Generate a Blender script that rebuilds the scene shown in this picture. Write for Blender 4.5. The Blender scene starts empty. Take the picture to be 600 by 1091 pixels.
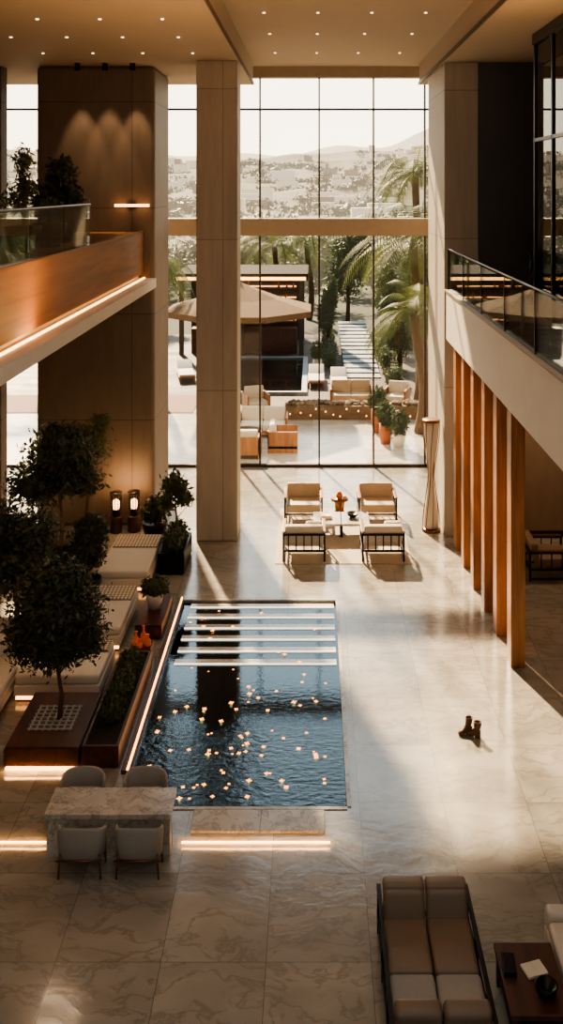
import bpy, bmesh, math, random
from mathutils import Vector, Matrix, noise as mnoise
R = random.Random(7)
scn = bpy.context.scene
COL = scn.collection

# ------------------------------------------------------------ materials
def srgb(r, g, b):
    f = lambda c: ((c/255)/12.92 if c/255 <= 0.04045 else (((c/255)+0.055)/1.055)**2.4)
    return (f(r), f(g), f(b), 1)

def newmat(name):
    m = bpy.data.materials.new(name); m.use_nodes = True
    nt = m.node_tree
    return m, nt, nt.nodes['Principled BSDF']

def N(nt, t, **kw):
    n = nt.nodes.new(t)
    for k, v in kw.items():
        setattr(n, k, v)
    return n

def simple(name, col, rough=0.5, metal=0.0, var=0.12, scale=6.0, bump=0.0, emit=None, estr=0.0, spec=0.5):
    m, nt, b = newmat(name)
    tc = N(nt, 'ShaderNodeTexCoord')
    nz = N(nt, 'ShaderNodeTexNoise'); nz.inputs['Scale'].default_value = scale; nz.inputs['Detail'].default_value = 5
    nt.links.new(tc.outputs['Object'], nz.inputs['Vector'])
    mx = N(nt, 'ShaderNodeMixRGB')
    mx.inputs[1].default_value = [c*(1-var) for c in col[:3]]+[1]
    mx.inputs[2].default_value = [min(1, c*(1+var)) for c in col[:3]]+[1]
    nt.links.new(nz.outputs['Fac'], mx.inputs[0])
    nt.links.new(mx.outputs[0], b.inputs['Base Color'])
    b.inputs['Roughness'].default_value = rough
    b.inputs['Metallic'].default_value = metal
    b.inputs['Specular IOR Level'].default_value = spec
    if bump:
        bp = N(nt, 'ShaderNodeBump'); bp.inputs['Strength'].default_value = bump; bp.inputs['Distance'].default_value = 0.02
        nt.links.new(nz.outputs['Fac'], bp.inputs['Height']); nt.links.new(bp.outputs[0], b.inputs['Normal'])
    if emit:
        b.inputs['Emission Color'].default_value = emit
        b.inputs['Emission Strength'].default_value = estr
    return m

def emis(name, col, s):
    m, nt, b = newmat(name)
    b.inputs['Base Color'].default_value = col
    b.inputs['Emission Color'].default_value = col
    b.inputs['Emission Strength'].default_value = s
    return m

def marble(name, c1, c2, vein, vs=0.5, rough=0.16, tile=None, joint=0.5, vstr=0.6, bump=0.03, ofs=(0, 0), spec=0.5, tvar=0.86):
    m, nt, b = newmat(name)
    L = nt.links.new
    tc = N(nt, 'ShaderNodeTexCoord')
    src = tc.outputs['Object']
    if tile:
        # every tile is cut from a different part of the block: offset the pattern per tile
        sx = N(nt, 'ShaderNodeMapping'); sx.inputs['Location'].default_value = (ofs[0], ofs[1], 0)
        L(tc.outputs['Object'], sx.inputs['Vector'])
        br = N(nt, 'ShaderNodeTexBrick'); br.offset = 0.0; br.inputs['Scale'].default_value = 1
        br.inputs['Brick Width'].default_value = tile[0]; br.inputs['Row Height'].default_value = tile[1]
        br.inputs['Mortar Size'].default_value = 0.005; br.inputs['Mortar Smooth'].default_value = 0.3
        br.inputs['Color1'].default_value = (1, 1, 1, 1); br.inputs['Color2'].default_value = (tvar, tvar, tvar, 1)
        br.inputs['Mortar'].default_value = (joint, joint, joint, 1)
        L(sx.outputs[0], br.inputs['Vector'])
        dv = N(nt, 'ShaderNodeVectorMath', operation='DIVIDE'); dv.inputs[1].default_value = (tile[0], tile[1], 1); L(sx.outputs[0], dv.inputs[0])
        fl = N(nt, 'ShaderNodeVectorMath', operation='FLOOR'); L(dv.outputs[0], fl.inputs[0])
        wn = N(nt, 'ShaderNodeTexWhiteNoise'); wn.noise_dimensions = '2D'; L(fl.outputs[0], wn.inputs['Vector'])
        sc = N(nt, 'ShaderNodeVectorMath', operation='SCALE'); sc.inputs['Scale'].default_value = 9.0; L(wn.outputs['Color'], sc.inputs[0])
        av = N(nt, 'ShaderNodeVectorMath', operation='ADD'); L(src, av.inputs[0]); L(sc.outputs[0], av.inputs[1])
        src = av.outputs[0]
    n1 = N(nt, 'ShaderNodeTexNoise'); n1.inputs['Scale'].default_value = vs*1.2; n1.inputs['Detail'].default_value = 4
    L(src, n1.inputs['Vector'])
    add = N(nt, 'ShaderNodeMixRGB', blend_type='ADD'); add.inputs[0].default_value = 1.6
    L(src, add.inputs[1]); L(n1.outputs['Color'], add.inputs[2])
    mp = N(nt, 'ShaderNodeMapping'); mp.inputs['Rotation'].default_value = (0, 0, 0.6); mp.inputs['Scale'].default_value = (1, 2.6, 1)
    L(add.outputs[0], mp.inputs['Vector'])
    n2 = N(nt, 'ShaderNodeTexNoise'); n2.inputs['Scale'].default_value = vs*1.6; n2.inputs['Detail'].default_value = 8; n2.inputs['Roughness'].default_value = 0.62
    L(mp.outputs[0], n2.inputs['Vector'])
    s = N(nt, 'ShaderNodeMath', operation='SUBTRACT'); s.inputs[1].default_value = 0.5; L(n2.outputs['Fac'], s.inputs[0])
    a = N(nt, 'ShaderNodeMath', operation='ABSOLUTE'); L(s.outputs[0], a.inputs[0])
    mr = N(nt, 'ShaderNodeMapRange'); mr.inputs['From Max'].default_value = 0.035; mr.inputs['To Min'].default_value = vstr; mr.inputs['To Max'].default_value = 0
    L(a.outputs[0], mr.inputs['Value'])
    n3 = N(nt, 'ShaderNodeTexNoise'); n3.inputs['Scale'].default_value = vs*0.9; n3.inputs['Detail'].default_value = 6
    L(mp.outputs[0], n3.inputs['Vector'])
    cr = N(nt, 'ShaderNodeMapRange'); cr.inputs['From Min'].default_value = 0.35; cr.inputs['From Max'].default_value = 0.65
    L(n3.outputs['Fac'], cr.inputs['Value'])
    mx = N(nt, 'ShaderNodeMixRGB'); mx.inputs[1].default_value = c1; mx.inputs[2].default_value = c2; L(cr.outputs[0], mx.inputs[0])
    mv = N(nt, 'ShaderNodeMixRGB'); mv.inputs[2].default_value = vein; L(mr.outputs[0], mv.inputs[0]); L(mx.outputs[0], mv.inputs[1])
    out = mv.outputs[0]
    if tile:
        mm = N(nt, 'ShaderNodeMixRGB', blend_type='MULTIPLY'); mm.inputs[0].default_value = 1
        L(out, mm.inputs[1]); L(br.outputs['Color'], mm.inputs[2]); out = mm.outputs[0]
    L(out, b.inputs['Base Color'])
    b.inputs['Specular IOR Level'].default_value = spec
    rr = N(nt, 'ShaderNodeMapRange'); rr.inputs['To Min'].default_value = rough*0.75; rr.inputs['To Max'].default_value = rough*1.6
    L(n3.outputs['Fac'], rr.inputs['Value']); L(rr.outputs[0], b.inputs['Roughness'])
    bp = N(nt, 'ShaderNodeBump'); bp.inputs['Strength'].default_value = bump; bp.inputs['Distance'].default_value = 0.05
    L(n2.outputs['Fac'], bp.inputs['Height']); L(bp.outputs[0], b.inputs['Normal'])
    return m

def stonewall(name, c1, c2, w=1.3, h=2.6, joint=0.55, rough=0.6, vz=0.25):
    m, nt, b = newmat(name)
    L = nt.links.new
    tc = N(nt, 'ShaderNodeTexCoord')
    sp = N(nt, 'ShaderNodeSeparateXYZ'); L(tc.outputs['Object'], sp.inputs[0])
    ad = N(nt, 'ShaderNodeMath', operation='ADD'); L(sp.outputs[0], ad.inputs[0]); L(sp.outputs[1], ad.inputs[1])
    cb = N(nt, 'ShaderNodeCombineXYZ'); L(ad.outputs[0], cb.inputs[0]); L(sp.outputs[2], cb.inputs[1])
    br = N(nt, 'ShaderNodeTexBrick'); br.offset = 0; br.inputs['Scale'].default_value = 1
    br.inputs['Brick Width'].default_value = w; br.inputs['Row Height'].default_value = h
    br.inputs['Mortar Size'].default_value = 0.012; br.inputs['Mortar Smooth'].default_value = 0.2
    br.inputs['Color1'].default_value = (1, 1, 1, 1); br.inputs['Color2'].default_value = (0.9, 0.9, 0.9, 1)
    br.inputs['Mortar'].default_value = (joint, joint, joint, 1)
    L(cb.outputs[0], br.inputs['Vector'])
    mp = N(nt, 'ShaderNodeMapping'); mp.inputs['Scale'].default_value = (1, 1, vz); L(tc.outputs['Object'], mp.inputs['Vector'])
    nz = N(nt, 'ShaderNodeTexNoise'); nz.inputs['Scale'].default_value = 5; nz.inputs['Detail'].default_value = 8; nz.inputs['Roughness'].default_value = 0.65
    L(mp.outputs[0], nz.inputs['Vector'])
    mx = N(nt, 'ShaderNodeMixRGB'); mx.inputs[1].default_value = c1; mx.inputs[2].default_value = c2; L(nz.outputs['Fac'], mx.inputs[0])
    mm = N(nt, 'ShaderNodeMixRGB', blend_type='MULTIPLY'); mm.inputs[0].default_value = 1
    L(mx.outputs[0], mm.inputs[1]); L(br.outputs['Color'], mm.inputs[2]); L(mm.outputs[0], b.inputs['Base Color'])
    b.inputs['Roughness'].default_value = rough
    bp = N(nt, 'ShaderNodeBump'); bp.inputs['Strength'].default_value = 0.25; bp.inputs['Distance'].default_value = 0.02
    L(nz.outputs['Fac'], bp.inputs['Height']); L(bp.outputs[0], b.inputs['Normal'])
    return m

def wood(name, c1, c2, axis=2, rough=0.4, scale=6):
    m, nt, b = newmat(name)
    L = nt.links.new
    tc = N(nt, 'ShaderNodeTexCoord'); mp = N(nt, 'ShaderNodeMapping')
    s = [1, 1, 1]; s[axis] = 0.08; mp.inputs['Scale'].default_value = s
    L(tc.outputs['Object'], mp.inputs['Vector'])
    nz = N(nt, 'ShaderNodeTexNoise'); nz.inputs['Scale'].default_value = scale*2; nz.inputs['Detail'].default_value = 8; nz.inputs['Distortion'].default_value = 0.6
    L(mp.outputs[0], nz.inputs['Vector'])
    mx = N(nt, 'ShaderNodeMixRGB'); mx.inputs[1].default_value = c1; mx.inputs[2].default_value = c2
    mr = N(nt, 'ShaderNodeMapRange'); mr.inputs['From Min'].default_value = .3; mr.inputs['From Max'].default_value = .7
    L(nz.outputs['Fac'], mr.inputs['Value']); L(mr.outputs[0], mx.inputs[0]); L(mx.outputs[0], b.inputs['Base Color'])
    b.inputs['Roughness'].default_value = rough
    return m

def glassmat(name, tint=(1, 1, 1, 1), refl=0.08):
    m = bpy.data.materials.new(name); m.use_nodes = True; nt = m.node_tree; nt.nodes.clear()
    o = N(nt, 'ShaderNodeOutputMaterial'); t = N(nt, 'ShaderNodeBsdfTransparent'); t.inputs[0].default_value = tint
    g = N(nt, 'ShaderNodeBsdfGlossy'); g.inputs['Roughness'].default_value = 0.01
    f = N(nt, 'ShaderNodeFresnel'); f.inputs[0].default_value = 1.4
    ml = N(nt, 'ShaderNodeMath', operation='MULTIPLY'); ml.inputs[1].default_value = refl*8
    nt.links.new(f.outputs[0], ml.inputs[0])
    mx = N(nt, 'ShaderNodeMixShader'); nt.links.new(ml.outputs[0], mx.inputs[0])
    nt.links.new(t.outputs[0], mx.inputs[1]); nt.links.new(g.outputs[0], mx.inputs[2]); nt.links.new(mx.outputs[0], o.inputs[0])
    return m

def leafmat(name, c1, c2, tr=0.35, haze=None):
    m = bpy.data.materials.new(name); m.use_nodes = True; nt = m.node_tree; L = nt.links.new
    b = nt.nodes['Principled BSDF']; o = nt.nodes['Material Output']
    gi = N(nt, 'ShaderNodeTexCoord'); nz = N(nt, 'ShaderNodeTexNoise'); nz.inputs['Scale'].default_value = 9
    L(gi.outputs['Object'], nz.inputs['Vector'])
    mx = N(nt, 'ShaderNodeMixRGB'); mx.inputs[1].default_value = c1; mx.inputs[2].default_value = c2; L(nz.outputs['Fac'], mx.inputs[0])
    L(mx.outputs[0], b.inputs['Base Color']); b.inputs['Roughness'].default_value = 0.5
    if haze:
        b.inputs['Emission Color'].default_value = haze; b.inputs['Emission Strength'].default_value = 1  # aerial haze painted on the leaves as emission
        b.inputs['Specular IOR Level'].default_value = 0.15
    tl = N(nt, 'ShaderNodeBsdfTranslucent'); L(mx.outputs[0], tl.inputs[0])
    ms = N(nt, 'ShaderNodeMixShader'); ms.inputs[0].default_value = tr
    L(b.outputs[0], ms.inputs[1]); L(tl.outputs[0], ms.inputs[2]); L(ms.outputs[0], o.inputs[0])
    return m

M = {}
M['floor'] = marble('polished_marble_floor', srgb(172, 166, 155), srgb(146, 140, 129), srgb(112, 104, 94), vs=0.8, rough=0.13, tile=(1.02, 1.18), joint=0.5, vstr=0.5, bump=0.10, ofs=(0.45, 0.35), spec=1.0)
M['slab'] = marble('pale_marble', srgb(198, 191, 178), srgb(170, 162, 150), srgb(120, 108, 96), vs=1.3, rough=0.2)
M['tabletop'] = marble('white_marble', srgb(203, 198, 190), srgb(168, 163, 154), srgb(96, 88, 82), vs=2.0, rough=0.15)
M['wall'] = stonewall('brown_stone_wall', srgb(130, 113, 96), srgb(99, 85, 71), w=2.1, h=2.35, joint=0.5)
M['wallplain'] = stonewall('beige_plaster', srgb(140, 121, 102), srgb(114, 98, 82), w=3, h=3)
M['col'] = stonewall('travertine', srgb(194, 181, 163), srgb(150, 137, 121), w=9, h=3.2, joint=0.6, vz=0.12)
M['ceil'] = simple('ceiling_paint', srgb(180, 166, 150), 0.75, var=0.05, scale=1.5)
M['trimdark'] = simple('bronze_trim', srgb(52, 43, 36), 0.4, 0.6)
M['trimbrown'] = simple('brown_trim', srgb(80, 66, 54), 0.5)  # the ceiling trim's own dark brown
M['beam'] = simple('tan_cladding', srgb(158, 140, 120), 0.5, 0.1)
M['white'] = simple('white_plaster', srgb(212, 202, 188), 0.55, var=0.06, scale=3)
M['fascia'] = wood('oak_fascia', srgb(150, 104, 64), srgb(120, 80, 48), axis=1, scale=3, rough=0.6)
M['fin'] = wood('cedar_fin', srgb(182, 126, 84), srgb(138, 92, 60), axis=2, scale=6)
M['darkwall'] = simple('dark_panel', srgb(66, 61, 57), 0.45, var=0.2, scale=2)
M['roof'] = simple('roof_felt', srgb(44, 40, 36), 0.9, var=0.2, scale=2, spec=0.1)
M['metal'] = simple('black_metal', srgb(30, 26, 24), 0.35, 0.7)
M['bronze'] = simple('bronze_metal', srgb(130, 92, 62), 0.35, 0.8)
M['leather'] = simple('tan_leather', srgb(182, 160, 134), 0.5, var=0.1, scale=5, bump=0.15)
M['leather2'] = simple('taupe_leather', srgb(130, 110, 92), 0.42, var=0.12, scale=5, bump=0.15)
M['boot'] = simple('boot_leather', srgb(92, 60, 40), 0.5)
M['linen'] = simple('linen_cushion', srgb(208, 200, 186), 0.85, var=0.06, scale=30, bump=0.15)
M['grey'] = simple('grey_upholstery', srgb(158, 151, 142), 0.7, var=0.06, scale=30, bump=0.1)
M['redwood'] = wood('mahogany', srgb(92, 48, 32), srgb(56, 29, 20), axis=1, rough=0.35, scale=5)
M['rug'] = simple('wool_rug', srgb(188, 175, 156), 0.95, var=0.1, scale=40, bump=0.2)
M['soil'] = simple('soil', srgb(40, 30, 22), 0.95, var=0.3, scale=30, bump=0.5)
M['ceramic'] = simple('white_ceramic', srgb(215, 205, 190), 0.35, var=0.05)
M['terra'] = simple('terracotta', srgb(160, 92, 60), 0.7)
M['orange'] = simple('amber_glass_ware', srgb(190, 92, 36), 0.3, emit=srgb(220, 100, 30), estr=0.12)
M['bark'] = simple('bark', srgb(94, 72, 52), 0.9, var=0.3, scale=14, bump=0.6)
M['leafin'] = leafmat('indoor_leaf', srgb(60, 68, 38), srgb(92, 96, 54), 0.3)
M['leafdark'] = leafmat('dark_leaf', srgb(42, 50, 32), srgb(68, 74, 44), 0.25)
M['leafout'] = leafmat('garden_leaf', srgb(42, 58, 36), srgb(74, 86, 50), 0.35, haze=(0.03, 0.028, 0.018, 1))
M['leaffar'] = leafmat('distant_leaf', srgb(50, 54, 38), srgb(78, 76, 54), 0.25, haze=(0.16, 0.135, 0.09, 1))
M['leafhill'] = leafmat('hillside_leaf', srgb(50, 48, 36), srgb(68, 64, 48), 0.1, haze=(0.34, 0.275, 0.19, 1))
M['palm'] = leafmat('palm_leaf', srgb(60, 76, 40), srgb(108, 110, 56), 0.42, haze=(0.025, 0.023, 0.013, 1))
M['led'] = emis('warm_led', (1.0, 0.46, 0.14, 1), 5)
M['ledsoft'] = emis('warm_led_soft', (1.0, 0.46, 0.16, 1), 4)
M['ledfascia'] = emis('orange_led', (1.0, 0.46, 0.14, 1), 6)
M['stepled'] = emis('step_led', (1.0, 0.86, 0.68, 1), 1.3)
M['candle'] = emis('candle_light', (1.0, 0.38, 0.07, 1), 3.2)
M['bulb'] = emis('lamp_glow', (1.0, 0.5, 0.2, 1), 4)
M['dl'] = emis('downlight_glow', (1.0, 0.75, 0.5, 1), 2.5)
M['glass'] = glassmat('clear_glass', (0.96, 0.96, 0.94, 1), 0.06)
M['rail'] = glassmat('railing_glass', (0.8, 0.84, 0.82, 1), 0.08)
M['smoke'] = glassmat('smoked_glass', (0.35, 0.35, 0.34, 1), 0.12)
M['tile'] = simple('dark_pool_tile', srgb(18, 27, 33), 0.3, var=0.3, scale=4)
M['canvas'] = simple('umbrella_canvas', srgb(112, 92, 72), 0.9, spec=0.1)
M['terrace'] = marble('terrace_stone', srgb(198, 190, 177), srgb(172, 164, 150), srgb(120, 110, 96), vs=0.4, rough=0.16, tile=(1.5, 1.5), joint=0.5, vstr=0.3, spec=0.8)
M['terrace2'] = marble('terrace_brown_stone', srgb(82, 70, 58), srgb(66, 55, 45), srgb(54, 45, 38), vs=0.4, rough=0.5, tile=(1.0, 1.0), joint=0.5, vstr=0.3, spec=0.2)
M['brick'] = simple('terracotta_paving', srgb(104, 60, 44), 0.8, var=0.25, scale=8)
M['walk'] = simple('pale_paving', srgb(128, 136, 142), 0.6)
M['lawn'] = simple('lawn', srgb(50, 52, 35), 0.95, var=0.3, scale=0.6)
M['hill'] = simple('hazy_hill', srgb(70, 63, 48), 0.95, var=0.25, scale=0.05, emit=(0.38, 0.305, 0.21, 1), estr=1)  # atmospheric haze painted in as an even self-glow
M['mount'] = simple('hazy_mountain', srgb(84, 80, 72), 0.95, var=0.1, scale=0.01, emit=(1.0, 0.83, 0.62, 1), estr=1)  # same painted haze, much brighter at this distance
M['house'] = simple('hazy_house_render', srgb(170, 156, 134), 0.9, var=0.1, scale=0.3, emit=(0.74, 0.62, 0.46, 1), estr=1)  # house walls glow evenly, haze put into the material
M['house2'] = simple('hazy_house_render_dark', srgb(104, 84, 68), 0.9, var=0.1, scale=0.3, emit=(0.42, 0.33, 0.23, 1), estr=1)  # darker house walls, haze likewise painted as emission
M['paper'] = simple('paper', srgb(220, 210, 190), 0.8)
M['rock'] = simple('garden_rock', srgb(110, 88, 68), 0.8, var=0.3, scale=6, bump=0.4)
M['step'] = marble('wet_white_stone', srgb(222, 218, 208), srgb(196, 192, 182), srgb(160, 152, 142), vs=1.0, rough=0.12, spec=1.0)

def woven():
    m, nt, b = newmat('woven_wicker'); L = nt.links.new
    tc = N(nt, 'ShaderNodeTexCoord'); ck = N(nt, 'ShaderNodeTexChecker'); ck.inputs['Scale'].default_value = 22
    ck.inputs[1].default_value = srgb(200, 188, 168); ck.inputs[2].default_value = srgb(122, 107, 90)
    mp = N(nt, 'ShaderNodeMapping'); mp.inputs['Rotation'].default_value = (0, 0, 0.785)
    L(tc.outputs['Object'], mp.inputs[0]); L(mp.outputs[0], ck.inputs[0]); L(ck.outputs[0], b.inputs['Base Color'])
    bp = N(nt, 'ShaderNodeBump'); bp.inputs['Strength'].default_value = .4; L(ck.outputs[1], bp.inputs['Height']); L(bp.outputs[0], b.inputs['Normal'])
    b.inputs['Roughness'].default_value = 0.8
    return m
M['woven'] = woven()

def watermat():
    # still at the stepped end, increasingly rippled towards the near (inlet) end
    m = bpy.data.materials.new('pool_water'); m.use_nodes = True; nt = m.node_tree; nt.nodes.clear(); L = nt.links.new
    o = N(nt, 'ShaderNodeOutputMaterial')
    tc = N(nt, 'ShaderNodeTexCoord')
    sp = N(nt, 'ShaderNodeSeparateXYZ'); L(tc.outputs['Object'], sp.inputs[0])
    gr = N(nt, 'ShaderNodeMapRange'); gr.interpolation_type = 'SMOOTHSTEP'
    gr.inputs['From Min'].default_value = 12.7; gr.inputs['From Max'].default_value = 13.6; gr.inputs['To Min'].default_value = 0.5; gr.inputs['To Max'].default_value = 0.06
    L(sp.outputs[1], gr.inputs['Value'])
    mp = N(nt, 'ShaderNodeMapping'); mp.inputs['Scale'].default_value = (1, 1.7, 1); L(tc.outputs['Object'], mp.inputs[0])
    nz = N(nt, 'ShaderNodeTexNoise'); nz.inputs['Scale'].default_value = 9; nz.inputs['Detail'].default_value = 5; L(mp.outputs[0], nz.inputs['Vector'])
    bp = N(nt, 'ShaderNodeBump'); bp.inputs['Distance'].default_value = 0.02; L(nz.outputs['Fac'], bp.inputs['Height']); L(gr.outputs[0], bp.inputs['Strength'])
    g = N(nt, 'ShaderNodeBsdfGlossy'); g.inputs['Color'].default_value = (0.68, 0.84, 0.95, 1); g.inputs['Roughness'].default_value = 0.02; L(bp.outputs[0], g.inputs['Normal'])
    t = N(nt, 'ShaderNodeBsdfTransparent'); t.inputs[0].default_value = (0.28, 0.42, 0.52, 1)
    f = N(nt, 'ShaderNodeFresnel'); f.inputs[0].default_value = 1.5; L(bp.outputs[0], f.inputs['Normal'])
    ml = N(nt, 'ShaderNodeMath', operation='MULTIPLY'); ml.inputs[1].default_value = 1.35; ml.use_clamp = True; L(f.outputs[0], ml.inputs[0])
    mx = N(nt, 'ShaderNodeMixShader'); L(ml.outputs[0], mx.inputs[0]); L(t.outputs[0], mx.inputs[1]); L(g.outputs[0], mx.inputs[2]); L(mx.outputs[0], o.inputs[0])
    return m
M['water'] = watermat()

# ------------------------------------------------------------ mesh helpers
def finish(name, bm, mat, parent=None, smooth=False, loc=None, rot=None):
    me = bpy.data.meshes.new(name); bm.to_mesh(me); bm.free()
    mats = mat if isinstance(mat, list) else [mat]
    for mm in mats:
        me.materials.append(M[mm] if isinstance(mm, str) else mm)
    if smooth:
        for p in me.polygons: p.use_smooth = True
    ob = bpy.data.objects.new(name, me); COL.objects.link(ob)
    if parent: ob.parent = parent
    if loc: ob.location = loc
    if rot: ob.rotation_euler = rot
    return ob

def E(name, loc=(0, 0, 0), rz=0):
    e = bpy.data.objects.new(name, None); COL.objects.link(e); e.location = loc; e.rotation_euler = (0, 0, rz); e.empty_display_size = 0.2
    return e

def bm_box(bm, x0, x1, y0, y1, z0, z1, bev=0, seg=2, rx=0, mi=0, mat4=None):
    t = bmesh.new()
    bmesh.ops.create_cube(t, size=1)
    for v in t.verts:
        v.co = Vector(((x1-x0)*v.co.x, (y1-y0)*v.co.y, (z1-z0)*v.co.z))
    if bev:
        bmesh.ops.bevel(t, geom=list(t.edges), offset=min(bev, 0.49*min(x1-x0, y1-y0, z1-z0)), segments=seg, affect='EDGES', profile=0.6)
    c = Vector(((x0+x1)/2, (y0+y1)/2, (z0+z1)/2))
    mt = Matrix.Translation(c) @ Matrix.Rotation(rx, 4, 'X')
    if mat4: mt = mat4 @ mt
    bmesh.ops.transform(t, matrix=mt, verts=t.verts)
    for f in t.faces: f.material_index = mi
    merge(bm, t)

def merge(bm, t):
    me = bpy.data.meshes.new('tmp'); t.to_mesh(me); t.free()
    bm.from_mesh(me); bpy.data.meshes.remove(me)

def box(name, x0, x1, y0, y1, z0, z1, mat, parent=None, bev=0, rx=0, seg=2, smooth=False):
    bm = bmesh.new(); bm_box(bm, x0, x1, y0, y1, z0, z1, bev, seg, rx)
    return finish(name, bm, mat, parent, smooth)

def boxes(name, lst, mat, parent=None, bev=0):
    bm = bmesh.new()
    for b in lst: bm_box(bm, *b[:6], bev=bev)
    return finish(name, bm, mat, parent)

def bm_tube(bm, pts, r, seg=8, mi=0, cap=True):
    rs = r if isinstance(r, (list, tuple)) else [r]*len(pts)
    pts = [Vector(p) for p in pts]
    rings = []
    for i, p in enumerate(pts):
        d = (pts[min(i+1, len(pts)-1)]-pts[max(i-1, 0)]).normalized()
        up = Vector((0, 0, 1)) if abs(d.z) < 0.95 else Vector((1, 0, 0))
        a = d.cross(up).normalized(); b = d.cross(a).normalized()
        rings.append([bm.verts.new(p+(a*math.cos(k*2*math.pi/seg)+b*math.sin(k*2*math.pi/seg))*rs[i]) for k in range(seg)])
    for i in range(len(rings)-1):
        for k in range(seg):
            f = bm.faces.new((rings[i][k], rings[i][(k+1) % seg], rings[i+1][(k+1) % seg], rings[i+1][k])); f.material_index = mi; f.smooth = True
    if cap:
        f = bm.faces.new(rings[0][::-1]); f.material_index = mi
        f = bm.faces.new(rings[-1]); f.material_index = mi

def tube(name, pts, r, mat, parent=None, seg=8):
    bm = bmesh.new(); bm_tube(bm, pts, r, seg); return finish(name, bm, mat, parent)

def lathe(name, prof, mat, parent=None, loc=(0, 0, 0), seg=28):
    bm = bmesh.new(); rings = []
    for r, z in prof:
        rings.append([bm.verts.new((loc[0]+r*math.cos(k*2*math.pi/seg), loc[1]+r*math.sin(k*2*math.pi/seg), loc[2]+z)) for k in range(seg)])
    for i in range(len(rings)-1):
        for k in range(seg):
            bm.faces.new((rings[i][k], rings[i][(k+1) % seg], rings[i+1][(k+1) % seg], rings[i+1][k]))
    bm.faces.new(rings[0][::-1]); bm.faces.new(rings[-1])
    return finish(name, bm, mat, parent, smooth=True)

def leaves(name, blobs, n, size, mat, parent=None, seed=1, shell=0.55):
    r = random.Random(seed); vs = []; fs = []
    tot = sum(b[1][0]*b[1][1]*b[1][2] for b in blobs)
    for c, rad in blobs:
        k = int(n*rad[0]*rad[1]*rad[2]/tot)+1
        for _ in range(k):
            d = Vector((r.gauss(0, 1), r.gauss(0, 1), r.gauss(0, 1))).normalized()
            q = (shell+(1-shell)*r.random())*(1+0.12*r.gauss(0, 1))
            p = Vector((c[0]+d.x*rad[0]*q, c[1]+d.y*rad[1]*q, c[2]+d.z*rad[2]*q))
            a = Vector((r.gauss(0, 1), r.gauss(0, 1), r.gauss(0, 1))).normalized()
            b = a.cross(d+Vector((0.01, 0, 0))).normalized()
            s = size*(0.6+0.8*r.random())
            i = len(vs)
            vs += [p-a*s, p+b*s*0.42, p+a*s, p-b*s*0.42]
            fs.append((i, i+1, i+2, i+3))
    me = bpy.data.meshes.new(name); me.from_pydata(vs, [], fs); me.materials.append(M[mat])
    ob = bpy.data.objects.new(name, me); COL.objects.link(ob)
    if parent: ob.parent = parent
    return ob

# ------------------------------------------------------------ room shell
PX0, PX1, PY0, PY1 = -2.33, 0.42, 11.36, 17.05
CZ = 10.2
boxes('floor', [(-9, PX0, -1, 25.4, -0.2, 0), (PX1, 7, -1, 25.4, -0.2, 0), (PX0, PX1, -1, PY0, -0.2, 0), (PX0, PX1, PY1, 25.4, -0.2, 0)], 'floor')
boxes('ceiling', [(-9, -1.56, -1, 24.6, CZ, 10.9), (2.8, 7, -1, 24.6, CZ, 10.9), (-1.56, 2.8, -1, 25.4, 10.75, 10.9), (-9, -1.56, 24.6, 25.4, 10.75, 10.9), (2.8, 7, 24.6, 25.4, 10.75, 10.9)], 'ceil')
boxes('trim_1', [(-1.56, -1.53, 3, 24.6, CZ-0.01, CZ+0.07), (2.77, 2.8, 3, 24.6, CZ-0.01, CZ+0.07)], 'trimbrown')
boxes('trim_2', [(-9, 3.3, 25.1, 25.5, 10.46, 10.75)], 'beam')
box('wall_left', -9.2, -9, -1, 25.4, -0.2, 10.9, 'wallplain')
box('wall_right', 7, 7.2, -1, 20.2, -0.2, 10.9, 'wallplain')
box('wall_back_left', -6.12, -3.5, 20.8, 22.9, 0, CZ, 'wall', bev=0.12, seg=4)
box('pier_far_left', -7.7, -6.9, 20.8, 21.2, 0, CZ-0.001, 'wall')
box('column', -2.47, -1.59, 19.9, 20.78, 0, CZ-0.001, 'col', bev=0.03)
box('pier_right', 2.84, 3.57, 20.2, 23.0, 0, CZ-0.001, 'col', bev=0.02)
box('wall_side_right', 3.3, 3.6, 23.01, 25.4, 0, CZ-0.001, 'col')
box('wall_back_right', 3.58, 7.2, 20.2, 20.5, 0, 5.0, 'wallplain')
box('wall_upper_right', 3.58, 7.2, 20.2, 20.5, 5.0, CZ, 'darkwall')

GY = 25.25
w = E('window_1')
box('pane', -9, 3.3, GY-0.01, GY+0.01, 0, 10.45, 'glass', w)
vx = [-8.6, -7.3, -5.9, -4.5, -3.0, -1.98, -1.41, 0.18, 1.64, 3.02]
boxes('mullions', [(x-0.022, x+0.022, GY-0.07, GY+0.07, 0, 10.45) for x in vx]+[(-9, 3.3, GY-0.06, GY+0.06, 9.58, 9.63), (-9, 3.3, GY-0.06, GY+0.06, 0.0, 0.07)], 'trimdark', w)
boxes('transom', [(-9, 3.3, GY-0.3, GY+0.2, 6.22, 6.68)], 'beam', w)

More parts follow.
